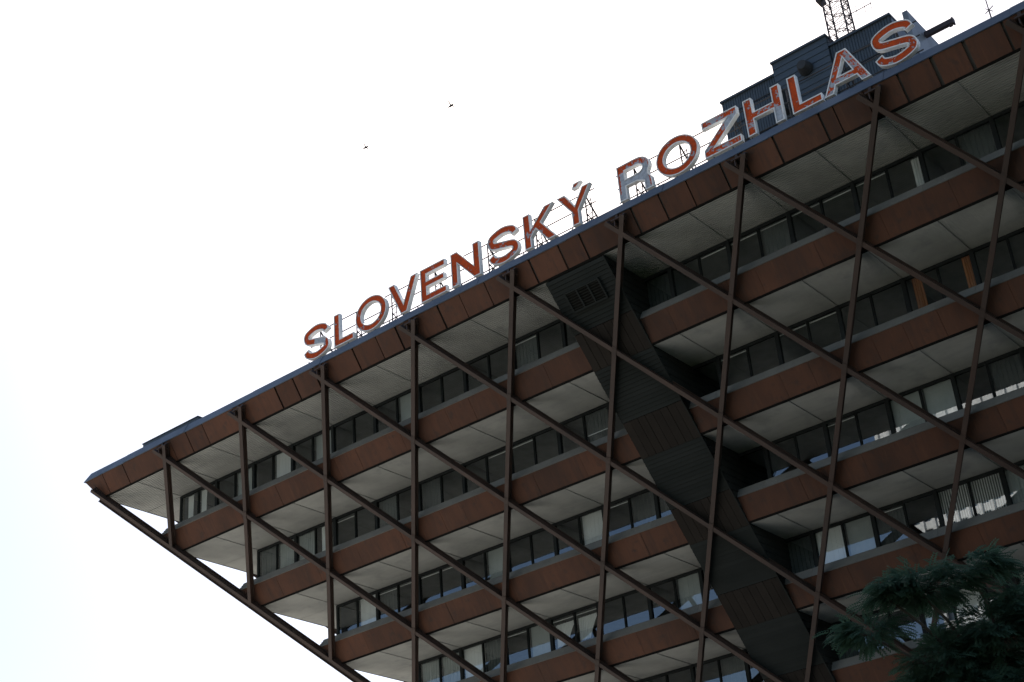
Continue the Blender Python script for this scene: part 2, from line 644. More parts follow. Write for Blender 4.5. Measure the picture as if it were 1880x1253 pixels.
# --- floor slabs, room walls
for r in range(ROWS):
    m = MB()
    zt = ZS - r * H
    m.box(r + 0.02, XR, r + 0.23, r + 9, zt + 0.026, zt + 0.12)
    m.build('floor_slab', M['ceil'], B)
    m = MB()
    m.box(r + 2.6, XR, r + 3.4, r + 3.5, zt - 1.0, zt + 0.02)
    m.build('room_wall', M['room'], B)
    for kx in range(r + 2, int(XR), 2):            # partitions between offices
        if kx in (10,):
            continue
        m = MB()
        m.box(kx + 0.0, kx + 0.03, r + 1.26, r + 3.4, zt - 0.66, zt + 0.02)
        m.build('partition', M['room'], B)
m = MB()
m.box(0.06, XR, 0.32, 9, 0.34, 0.44)
m.build('roof', M['roof'], B)

# --- windows
ZB, ZT = -0.664, -0.056


def window_meshes(w):
    """frame and pane of one light, local origin at the sill's left end on the glass plane"""
    L = lambda x, y, z: Vector((A * x, A * y, A * z))
    h = ZT - ZB
    f = MB()
    f.box(0, w, -0.012, 0.03, h - 0.045, h, tf=L)
    f.box(0, w, -0.012, 0.03, 0, 0.03, tf=L)
    f.box(0, 0.011, -0.012, 0.03, 0.03, h - 0.045, tf=L)
    f.box(w - 0.011, w, -0.012, 0.03, 0.03, h - 0.045, tf=L)
    p = MB()
    p.poly([L(0.012, 0.008, 0.02), L(w - 0.012, 0.008, 0.02), L(w - 0.012, 0.008, h - 0.03), L(0.012, 0.008, h - 0.03)])
    return f.mesh('window_frame', M['frame']), p.mesh('window_pane', M['glass'])


WF, WP = window_meshes(0.492)
pl = MB()
pl.box(-0.030, 0.030, -0.02, 0.05, 0, ZT - ZB, tf=lambda x, y, z: Vector((A * x, A * y, A * z)))
POST = pl.mesh('post', M['frame'])


def pleat_mesh(w0, w1, h, z0, mat, depth=0.012, n=10, flat=False):
    """hanging cloth: top width w0, bottom width w1, vertical pleats"""
    mb = MB()
    N = n * 4
    rows = 6
    grid = []
    for j in range(rows + 1):
        t = j / rows
        ww = w0 + (w1 - w0) * (t ** 0.7)
        row = []
        for i in range(N + 1):
            s = i / N
            y = 0 if flat else depth * math.sin(s * n * 2 * math.pi + 0.6 * math.sin(3 * t + i)) * (0.6 + 0.4 * t)
            row.append(Vector((A * s * ww, A * y, A * (z0 - h * t))))
        grid.append(row)
    for j in range(rows):
        for i in range(N):
            mb.poly([grid[j + 1][i], grid[j + 1][i + 1], grid[j][i + 1], grid[j][i]])
    return mb.mesh('cloth', mat)


def lamella_mesh(w, h, z0, mat, n=12, duty=0.55):
    mb = MB()
    for k in range(n):
        x = w * (k + 0.2) / n
        mb.box(x, x + w / n * duty, 0, 0.004, z0 - h, z0, tf=lambda X, Y, Z: Vector((A * X, A * Y, A * Z)))
    return mb.mesh('lamellas', mat)


hh = ZT - ZB
BL_FLAT = lamella_mesh(0.47, hh - 0.05, hh - 0.03, M['blind'], 6, 0.97)
BL_GREY = lamella_mesh(0.47, hh - 0.05, hh - 0.03, M['grey_blind'], 5, 0.98)
BL_SLAT = lamella_mesh(0.47, hh - 0.05, hh - 0.04, M['blind'], 13, 0.42)
BL_LACE = pleat_mesh(0.44, 0.22, hh * 0.62, hh - 0.14, M['blind'], 0.012, 7)
BL_FULL = pleat_mesh(0.46, 0.44, hh - 0.08, hh - 0.05, M['grey_blind'], 0.014, 8)
BL_HALF = pleat_mesh(0.16, 0.15, hh - 0.06, hh - 0.05, M['blind'], 0.012, 4)
BL_ORANGE = pleat_mesh(0.13, 0.15, hh - 0.05, hh - 0.03, M['orange'], 0.012, 4)
BL_DARK = lamella_mesh(0.47, hh - 0.05, hh - 0.03, M['dark_blind'], 7, 0.90)
DRESS = {   # (storey, bay start) -> (name, mesh, x offset)
    (0, 1.0): ('curtain', BL_HALF, 0.14), (0, 1.5): ('curtain', BL_HALF, 0.01), (0, 3.5): ('blind', BL_FLAT, 0.01),
    (0, 4.5): ('blind', BL_GREY, 0.01), (0, 6.5): ('blind', BL_GREY, 0.01), (0, 2.5): ('curtain', BL_FULL, 0.01),
    (0, 15.5): ('curtain', BL_HALF, 0.33), (1, 2.5): ('curtain', BL_FULL, 0.02), (1, 3.5): ('curtain', BL_HALF, 0.10),
    (1, 15.0): ('curtain', BL_ORANGE, 0.10), (1, 15.5): ('curtain', BL_ORANGE, 0.33), (1, 3.0): ('curtain', BL_FULL, 0.03),
    (2, 3.5): ('blind', BL_FLAT, 0.01), (2, 8.5): ('blind', BL_FLAT, 0.01), (2, 6.5): ('blind', BL_GREY, 0.01),
    (2, 14.0): ('blind', BL_GREY, 0.01), (2, 14.5): ('blind', BL_GREY, 0.01), (3, 6.5): ('blind', BL_GREY, 0.01),
    (3, 7.0): ('curtain', BL_LACE, 0.06), (3, 7.5): ('curtain', BL_LACE, 0.03), (3, 9.5): ('blind', BL_GREY, 0.01),
    (3, 11.54): ('blind', BL_GREY, 0.0), (3, 12.0): ('blind', BL_FLAT, 0.01), (3, 12.5): ('blind', BL_GREY, 0.01),
    (3, 14.0): ('blind', BL_SLAT, 0.01), (3, 14.5): ('blind', BL_SLAT, 0.01), (3, 15.0): ('curtain', BL_FULL, 0.02),
    (3, 4.0): ('curtain', BL_FULL, 0.02), (3, 4.5): ('curtain', BL_FULL, 0.02), (3, 5.0): ('blind', BL_FLAT, 0.01),
    (4, 13.0): ('curtain', BL_HALF, 0.02), (4, 13.5): ('blind', BL_FLAT, 0.01), (4, 7.0): ('blind', BL_GREY, 0.01),
    (4, 14.5): ('blind', BL_GREY, 0.01),
}
RAILS = {(0, 12.5): .08, (0, 13.0): .08, (0, 13.5): .08, (0, 14.0): .075, (0, 15.0): .08, (0, 14.5): .09, (0, 9.0): .08, (1, 13.0): .07, (1, 13.5): .07,
         (1, 12.0): .08, (1, 4.0): .10, (1, 7.5): .08, (1, 8.0): .08, (2, 4.0): .09, (2, 4.5): .08, (2, 5.0): .08, (2, 5.5): .08, (2, 13.0): .08,
         (3, 6.0): .08, (3, 7.0): .09, (3, 7.5): .09, (3, 13.0): .08, (4, 12.0): .08, (4, 12.5): .08, (2, 9.0): .08, (1, 9.5): .40, (0, 15.01): .3}
rb = MB()
rb.box(0, 0.44, 0, 0.01, 0, 0.012, tf=lambda X, Y, Z: Vector((A * X, A * Y, A * Z)))
RAIL = rb.mesh('blind_rail', M['blind'])
drng = random.Random(21)
for r in range(ROWS - 1):
    k = 2 * r + 2
    while k < 2 * 18:
        x = k / 2
        k += 1
        if x in (10.5, 11.0):
            continue
        o = link('window', WF, B, W(x + 0.004, r + 1.2, ZB - r * H))
        p = link('pane', WP, o)
        p.location = (0, 0, 0)
        p.matrix_parent_inverse = Matrix.Identity(4)
        if (r, x) not in DRESS and drng.random() < (0.14, 0.18, 0.35, 0.3, 0.3, 0.3)[r]:
            q = link('blind', BL_DARK, o)
            q.location = (A * 0.01, A * 0.06, 0)
            q.matrix_parent_inverse = Matrix.Identity(4)
        if (r, x) in RAILS:
            q = link('blind_rail', RAIL, o)
            q.location = (A * 0.02, A * 0.03, A * (hh - RAILS[(r, x)]))
            q.matrix_parent_inverse = Matrix.Identity(4)
        if (r, x) in DRESS:
            nm, me, dx = DRESS[(r, x)]
            q = link(nm, me, o)
            q.location = (A * dx, A * 0.055, 0)
            q.matrix_parent_inverse = Matrix.Identity(4)
        if x == int(x) and x > r + 1:
            link('window_post', POST, B, W(x, r + 1.2, ZB - r * H))
    # corner post and the left-hand glazing
    link('window_post', POST, B, W(r + 1.0, r + 1.215, ZB - r * H))
    m = MB()
    m.box(r + 0.995, r + 1.02, r + 1.26, r + 7, ZB - r * H, ZT - r * H)
    m.build('side_glazing', M['tower_glass'], B)

# --- service shaft: lapped dark boards between the bands, brown planks at the bands
SHF = bpy.data.objects.new('service_shaft', None)
col.objects.link(SHF)
SHF.parent = B
SHF.matrix_parent_inverse = Matrix.Translation(-B.location)


def shaft_pt(x, s, off):
    """s storeys down the slope from the top soffit, off = outward along the face normal"""
    n = (0.0, -H / math.hypot(1, H), -1 / math.hypot(1, H))
    return W(x, 0.2 + s + n[1] * off, -0.058 - s * H + n[2] * off)


NB = 14
for r in range(ROWS - 1):
    for k in range(NB):
        s0, s1 = r + 0.005 + 0.59 * k / NB, r + 0.005 + 0.59 * (k + 1) / NB
        m = MB()
        j = random.uniform(-0.002, 0.002)
        m.hexa([shaft_pt(SH0, s0, -0.03), shaft_pt(SH1, s0, -0.03), shaft_pt(SH1, s1 - 0.003, -0.03), shaft_pt(SH0, s1 - 0.003, -0.03),
                shaft_pt(SH0, s0, 0.012), shaft_pt(SH1, s0, 0.012), shaft_pt(SH1, s1 - 0.003, 0.024 + j), shaft_pt(SH0, s1 - 0.003, 0.024 + j)])
        m.build('board', M['siding'], SHF)
    npl = 8
    for k in range(npl):
        x0, x1 = SH0 + (SH1 - SH0) * k / npl, SH0 + (SH1 - SH0) * (k + 1) / npl
        m = MB()
        j = random.uniform(0, 0.006)
        s0, s1 = r + 0.598, r + 1.002
        m.hexa([shaft_pt(x0 + 0.003, s0, -0.03), shaft_pt(x1 - 0.003, s0, -0.03), shaft_pt(x1 - 0.003, s1, -0.03), shaft_pt(x0 + 0.003, s1, -0.03),
                shaft_pt(x0 + 0.003, s0, 0.016 + j), shaft_pt(x1 - 0.003, s0, 0.016 + j), shaft_pt(x1 - 0.003, s1, 0.016 + j), shaft_pt(x0 + 0.003, s1, 0.016 + j)])
        m.build('plank', M['plank'], SHF)
for x0, x1, sg in ((SH0, SH0 + 0.03, -1), (SH1 - 0.03, SH1, 1)):
    m = MB()
    for r in range(ROWS - 1):
        for k in range(10):                     # lapped boards of the side walls
            z1 = -0.056 - r * H - 1.115 * k / 10
            z0 = -0.056 - r * H - 1.115 * (k + 1) / 10 + 0.004
            ya = 0.2 + (-0.058 - (z0 + z1) / 2) / H + 0.03
            yb = r + 2.25
            xa = x0 if sg > 0 else x0 - 0.008
            xb = x1 + 0.008 if sg > 0 else x1
            p = [W(x0, ya, z0), W(x1, ya, z0), W(x1, yb, z0), W(x0, yb, z0), W(x0, ya, z1), W(x1, ya, z1), W(x1, yb, z1), W(x0, yb, z1)]
            if sg > 0:
                p[1] = W(xb, ya, z0)
                p[2] = W(xb, yb, z0)
            else:
                p[0] = W(xa, ya, z0)
                p[3] = W(xa, yb, z0)
            m.hexa(p)
    m.build('side_boards', M['siding'], SHF)
m = MB()                                        # dark core behind the boards
m.hexa([shaft_pt(SH0 + 0.03, 0, -0.04), shaft_pt(SH1 - 0.03, 0, -0.04), shaft_pt(SH1 - 0.03, ROWS - 1, -0.04), shaft_pt(SH0 + 0.03, ROWS - 1, -0.04),
        shaft_pt(SH0 + 0.03, 0, -0.3), shaft_pt(SH1 - 0.03, 0, -0.3), shaft_pt(SH1 - 0.03, ROWS - 1, -0.3), shaft_pt(SH0 + 0.03, ROWS - 1, -0.3)])
m.build('shaft_core', M['gap'], SHF)
m = MB()                                        # thin metal corner trim on the right edge
for r in range(ROWS - 1):
    m.hexa([shaft_pt(SH1 - 0.004, r, 0.03), shaft_pt(SH1 + 0.012, r, 0.03), shaft_pt(SH1 + 0.012, r + 0.99, 0.03), shaft_pt(SH1 - 0.004, r + 0.99, 0.03),
            shaft_pt(SH1 - 0.004, r, 0.036), shaft_pt(SH1 + 0.012, r, 0.036), shaft_pt(SH1 + 0.012, r + 0.99, 0.036), shaft_pt(SH1 - 0.004, r + 0.99, 0.036)])
m.build('corner_trim', M['siding'], SHF)

# ventilation louvre
LV = bpy.data.objects.new('louvre', None)
col.objects.link(LV)
LV.parent = B
LV.matrix_parent_inverse = Matrix.Translation(-B.location)
lx0, lx1, ls0, ls1 = 10.70, 11.30, 0.185, 0.372


def slab(mb, x0, x1, s0, s1, o0, o1, tilt=0.0):
    mb.hexa([shaft_pt(x0, s0, o0), shaft_pt(x1, s0, o0), shaft_pt(x1, s1, o0 - tilt), shaft_pt(x0, s1, o0 - tilt),
             shaft_pt(x0, s0, o1), shaft_pt(x1, s0, o1), shaft_pt(x1, s1, o1 - tilt), shaft_pt(x0, s1, o1 - tilt)])


m = MB()
slab(m, lx0, lx1, ls0, ls1, 0.022, 0.036)
m.build('louvre_backing', M['gap'], LV)
m = MB()
for k in range(4):
    xx = lx0 + (lx1 - lx0) * k / 3
    slab(m, xx - 0.012, xx + 0.012, ls0 - 0.01, ls1 + 0.01, 0.03, 0.062)
slab(m, lx0, lx1, ls0 - 0.016, ls0, 0.03, 0.060)
slab(m, lx0, lx1, ls1, ls1 + 0.016, 0.03, 0.060)
m.build('louvre_frame', M['siding'], LV)
for b in range(3):
    xa, xb = lx0 + 0.2 * b + 0.013, lx0 + 0.2 * (b + 1) - 0.013
    for k in range(7):
        sa = ls0 + (ls1 - ls0) * (k + 0.25) / 7
        m = MB()
        slab(m, xa, xb, sa, sa + (ls1 - ls0) / 7 * 0.36, 0.050, 0.056, 0.012)
        m.build('slat', M['siding'], LV)

# --- the steel lattice: I-beams in the inclined plane outside the bands
BW, BD, FT, WT = 0.066, 0.122, 0.014, 0.018


def beam(p, q, tf, n_hint):
    """I-beam from p to q (face coordinates u, d, z on the outer face)"""
    P, Q = tf(*p), tf(*q)
    e = (Q - P).normalized()
    n = Vector(n_hint).normalized()
    s = e.cross(n).normalized()
    b, dp, ft, wt = BW * A, BD * A, FT * A, WT * A
    mb = MB()

    def bar(s0, s1, n0, n1):
        mb.hexa([P + s * s0 + n * n0, P + s * s1 + n * n0, P + s * s1 + n * n1, P + s * s0 + n * n1,
                 Q + s * s0 + n * n0, Q + s * s1 + n * n0, Q + s * s1 + n * n1, Q + s * s0 + n * n1])
    bar(-b / 2, b / 2, -ft, 0)
    bar(-b / 2, b / 2, -dp, -dp + ft)
    bar(-wt / 2, wt / 2, -dp + ft, -ft)
    return mb


VT = -0.15                                   # beams run a little above the top nodes
nF = (0, -H, -1)
nS = (-H, 0, -1)
VB = ROWS - 1.0
for i in range(0, 14):
    # descending away from the corner
    if 2 * i <= XR + 1:
        vt = VT if i else -0.05
        o = beam((2 * i + vt, vt, -vt * H), (2 * i + VB, VB, -VB * H), front, nF).build('lattice_beam', M['steel'], B)
    if i > 0:                                # descending towards the corner, ends on the corner beam
        v1 = min(VB, i)
        sh = Vector(nF).normalized() * 0.004  # front flanges cross a hair apart
        mb = beam((2 * i - VT, VT, -VT * H), (2 * i - v1, v1, -v1 * H), front, nF)
        mb.v = [tuple(Vector(p) + sh) for p in mb.v]
        if 2 * i - v1 <= XR + 1:
            mb.build('lattice_beam', M['steel'], B)
# the left-hand face: its corner beam and the next ones
beam((0.03, 0.03, -0.03 * H), (VB, VB, -VB * H), side, nS).build('lattice_beam', M['steel'], B)
for i in range(1, 5):
    beam((2 * i + VT, VT, -VT * H), (2 * i + VB, VB, -VB * H), side, nS).build('lattice_beam', M['steel'], B)

npm = MB()
nv = Vector(nF).normalized()
ev = (W(-1, 1, -H) - W(0, 0, 0)).normalized()
sv = ev.cross(nv).normalized()
npm.hexa([ev * a_ * 0.22 + sv * b_ * 0.105 + nv * c_ for c_ in (0.0, 0.022) for a_, b_ in ((-1, -1), (1, -1), (1, 1), (-1, 1))])
for a_ in (-0.14, 0.14):
    for b_ in (-0.05, 0.05):
        q = ev * a_ + sv * b_
        npm.tube(q + nv * 0.02, q + nv * 0.04, 0.018, n=6)
NPM = npm.mesh('node_plate', M['steel'])
for v in range(1, ROWS - 1):
    for i2 in range(v + 2, 21, 2):
        link('node_plate', NPM, B, W(i2, v, -v * H) + nv * 0.006)

# brackets that tie the top of each pair of beams to the fascia
for i in range(1, 10):
    m = MB()
    x = 2 * i
    zt = -VT * H
    m.box(x - 0.05, x + 0.12, VT + 0.005, 0.02, zt - 0.012, zt + 0.006)
    m.box(x - 0.008, x + 0.008, VT + 0.02, 0.0, zt - 0.10, zt - 0.012)
    m.box(x - 0.022, x + 0.022, -0.06, -0.035, zt + 0.006, 0.29)
    m.build('bracket', M['steel'], B)

# --- left-hand face bands, seen only at the corner
for r in range(ROWS):
    for (pr, mt, nm) in ((P_RUST, M['rust'], 'side_panel'), (P_BACK, M['joint'], 'side_backing'), (P_DRIP, M['gap'], 'side_drip_edge'),
                         (P_TRIM if r == 0 else P_SILL, M['zinc'] if r == 0 else M['sill'], 'side_flashing')):
        m = MB()
        prism(m, pr, 0, 8.0, r, tf=side, mitre=True)
        m.build(nm, mt, B)
# --- lower storeys and base, below the frame
m = MB()
zb = -(ROWS - 1) * H
m.loft([W(ROWS - 0.8, ROWS - 0.6, zb - 0.1), W(XR, ROWS - 0.6, zb - 0.1), W(XR, 16, zb - 0.1), W(ROWS - 0.8, 16, zb - 0.1)],
       [W(9.5, 9.7, -9.6), W(16.5, 9.7, -9.6), W(16.5, 16, -9.6), W(9.5, 16, -9.6)])
m.build('lower_storeys', M['rust'], B)
m = MB()
m.box(9.5, 16.5, 9.7, 16, -11.83, -9.61)
m.build('base', M['room'], B)
m = MB()                                     # rest of the building volume, behind the offices
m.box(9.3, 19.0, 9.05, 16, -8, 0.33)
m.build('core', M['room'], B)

# ------------------------------------------------------------------ roof-top rooms
PR = thing('plant_room', W(14.4, 2.6, 0.46), 'dark ribbed metal rooms standing on the roof behind the sign', 'plant room')


def ribbed(mb, x0, x1, y, z0, z1, n, vertical=True, amp=0.010):
    if vertical:
        w = (x1 - x0) / n
        for k in range(n):
            a = x0 + k * w
            prof = [(a, 0), (a + 0.55 * w, 0), (a + 0.68 * w, amp), (a + 0.9 * w, amp), (a + w, 0)]
            for p, q in zip(prof[:-1], prof[1:]):
                mb.poly([W(p[0], y + p[1], z0), W(q[0], y + q[1], z0), W(q[0], y + q[1], z1), W(p[0], y + p[1], z1)])
    else:
        w = (z1 - z0) / n
        for k in range(n):
            a = z0 + k * w
            mb.poly([W(x0, y - amp, a), W(x1, y - amp, a), W(x1, y, a + w), W(x0, y, a + w)])
            mb.poly([W(x0, y, a), W(x1, y, a), W(x1, y - amp, a), W(x0, y - amp, a)])


def room(x0, x1, y0, y1, z1, n, vertical, lit_side=False):
    m = MB()
    ribbed(m, x0, x1, y0, 0.46, z1, n, vertical)
    m.build('front_cladding', M['roof_clad'], PR)
    m = MB()
    m.box(x0 + 0.01, x1, y0 + 0.03, y1, 0.46, z1 - 0.01)
    m.build('side_cladding', M['roof_lit'] if lit_side else M['roof_clad'], PR)
    m = MB()
    m.box(x0 - 0.012, x1 + 0.012, y0 - 0.035, y1 + 0.02, z1 - 0.005, z1 + 0.03)
    m.build('cap_flashing', M['roof_clad'], PR)


room(12.89, 13.85, 2.0, 4.0, 2.88, 22, True)
room(13.86, 14.80, 1.96, 4.0, 3.07, 22, False)
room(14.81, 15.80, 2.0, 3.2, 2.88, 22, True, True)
m = MB()
for z in (1.95, 2.32, 2.55):                     # horizontal joint rails across the cladding
    m.box(14.82, 15.80, 1.972, 1.985, z, z + 0.018)
    m.box(12.90, 13.84, 1.972, 1.985, z + 0.05, z + 0.066)
m.build('cladding_rail', M['steel_dark'], PR)
m = MB()
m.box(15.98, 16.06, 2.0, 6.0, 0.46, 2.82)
m.build('fin_wall', M['roof_lit'], PR)
# round vent hood on the boarded room
m = MB()
for k in range(8):
    a0, a1 = k / 8, (k + 1) / 8
    def ring(t):
        rr = 0.115 * (1 - 0.35 * t * t) * A
        return [W(14.40, 1.94 - 0.16 * t, 2.66) + Vector((math.cos(j * math.pi / 10) * rr, 0, math.sin(j * math.pi / 10) * rr)) for j in range(20)]
    m.loft(ring(a0), ring(a1), cap=(k == 7))
m.build('vent_hood', M['steel_dark'], PR)
m = MB()
m.hexa([W(13.90, 1.90, 2.05), W(14.02, 1.60, 2.05), W(14.05, 1.95, 2.05), W(13.95, 1.95, 2.05),
        W(13.97, 1.90, 2.52), W(13.98, 1.89, 2.52), W(13.99, 1.95, 2.5), W(13.97, 1.95, 2.5)])
m.build('pipe_cover', M['steel_dark'], PR)

GB = thing('gantry_beam', W(16.1, 2.5, 2.6), 'dark steel beam jutting sideways from the roof beyond the last letter', 'beam')
m = MB()
m.box(16.07, 16.50, 2.46, 2.53, 2.60, 2.68)
m.build('arm', M['mast'], GB)
m = MB()
m.box(16.50, 16.525, 2.455, 2.54, 2.59, 2.69)
m.box(16.44, 16.49, 2.47, 2.52, 2.575, 2.60)
m.build('end_plate', M['mast'], GB)

# low upstand on the roof near the corner
RB = MB()
RB.box(0.98, 2.52, 0.30, 0.62, 0.44, 0.735)
RB.box(0.965, 2.535, 0.285, 0.635, 0.735, 0.75)
tag(RB.build('roof_hatch', M['roof_clad']), 'long low dark metal box on the roof near the pointed corner', 'roof hatch')

# ------------------------------------------------------------------ lattice mast with aerial
MA = thing('radio_mast', W(14.98, 2.17, 2.9), 'slender steel lattice mast rising from the rooftop rooms', 'mast')
mx, my, mz, mh = 14.985, 2.16, 2.91, 2.6
legs = []
for sx in (-1, 1):
    for sy in (-1, 1):
        legs.append((sx, sy))


def leg_pt(sx, sy, z):
    t = (z - mz) / mh
    hw = 0.15 * (1 - 0.12 * t)
    return W(mx + sx * hw, my + sy * hw, z)


for sx, sy in legs:
    m = MB()
    m.tube(leg_pt(sx, sy, mz), leg_pt(sx, sy, mz + mh), 0.045, n=6)
    m.build('mast_leg', M['mast'], MA)
n = 18
for k in range(n):
    z0, z1 = mz + mh * k / n, mz + mh * (k + 1) / n
    m = MB()
    for (a, b) in (((-1, -1), (1, -1)), ((1, -1), (1, 1)), ((1, 1), (-1, 1)), ((-1, 1), (-1, -1))):
        m.tube(leg_pt(*a, z0), leg_pt(*b, z0), 0.018, n=4)
        if k % 2:
            a, b = b, a
        m.tube(leg_pt(*a, z0), leg_pt(*b, z1), 0.018, n=4)
    m.build('mast_brace', M['mast'], MA)
m = MB()
m.box(mx - 0.22, mx - 0.13, my - 0.20, my - 0.02, 3.76, 3.84)
m.build('mast_platform', M['mast'], MA)

AE = thing('yagi_aerial', W(15.12, 2.05, 3.3), 'thin comb-shaped aerial clamped to the side of the mast', 'aerial')
m = MB()
m.tube(W(15.10, 2.02, 3.27), W(15.58, 2.02, 3.27), 0.022, n=4)
m.build('boom', M['mast'], AE)
for k, x in enumerate((15.20, 15.33, 15.46, 15.56)):
    m = MB()
    hl = 0.19 - 0.02 * k
    m.tube(W(x, 2.02, 3.27 - hl), W(x, 2.02, 3.27 + hl), 0.015, n=4)
    m.build('rod', M['mast'], AE)
for k in range(6):
    m = MB()
    z = 3.02 + 0.09 * k + (0.1 if k > 2 else 0)
    m.tube(W(15.12, 2.02, z), W(15.24, 2.02, z + 0.01), 0.016, n=4)
    m.build('stub', M['mast'], AE)

LR = thing('lightning_rod', W(17.16, 2.0, 0.46), 'thin bent rod with a small cross standing above the roof edge at far right', 'rod')
m = MB()
m.tube(W(17.18, 2.0, 0.45), W(17.16, 2.0, 2.12), 0.034, n=5)
m.tube(W(17.16, 2.0, 2.12), W(17.15, 2.0, 3.2), 0.026, n=5)
m.build('pole', M['mast'], LR)
m = MB()
m.tube(W(17.10, 2.0, 2.10), W(17.23, 2.0, 2.17), 0.022, n=4)
m.tube(W(17.12, 2.0, 2.18), W(17.21, 2.0, 2.08), 0.022, n=4)
m.build('cross_piece', M['mast'], LR)

# ------------------------------------------------------------------ roof sign
LZ, LH, LY, LDEP, ST = 0.61, 0.60, 0.15, 0.072, 0.132


def area(l):
    return 0.5 * sum(l[i][0] * l[(i + 1) % len(l)][1] - l[(i + 1) % len(l)][0] * l[i][1] for i in range(len(l)))


def ccw(l, want):
    return l if (area(l) > 0) == want else list(reversed(l))


def offset(l, d):
    """shift every edge to its left by d"""
    out = []
    n = len(l)
    for i in range(n):
        a, b, c = Vector(l[i - 1]), Vector(l[i]), Vector(l[(i + 1) % n])
        e0, e1 = (b - a).normalized(), (c - b).normalized()
        n0, n1 = Vector((-e0.y, e0.x)), Vector((-e1.y, e1.x))
        s = n0 + n1
        den = max(0.35, 1 + n0.dot(n1))
        out.append(tuple(b + s * (d / den)))
    return out


def ellipse(cx, cy, rx, ry, n=36):
    return [(cx + rx * math.cos(2 * math.pi * k / n), cy + ry * math.sin(2 * math.pi * k / n)) for k in range(n)]


def stroke(pts, w):
    """closed outline of a thick smooth line (Catmull-Rom through pts)"""
    P = [Vector(p) for p in pts]
    P = [P[0] * 2 - P[1]] + P + [P[-1] * 2 - P[-2]]
    c = []
    for i in range(1, len(P) - 2):
        for k in range(6):
            t = k / 6
            c.append(0.5 * ((2 * P[i]) + (P[i + 1] - P[i - 1]) * t + (2 * P[i - 1] - 5 * P[i] + 4 * P[i + 1] - P[i + 2]) * t * t
                            + (-P[i - 1] + 3 * P[i] - 3 * P[i + 1] + P[i + 2]) * t ** 3))
    c.append(P[-2])
    L, Rr = [], []
    for i, p in enumerate(c):
        e = (c[min(i + 1, len(c) - 1)] - c[max(i - 1, 0)]).normalized()
        nn = Vector((-e.y, e.x))
        L.append(tuple(p + nn * w / 2))
        Rr.append(tuple(p - nn * w / 2))
    return L + list(reversed(Rr))


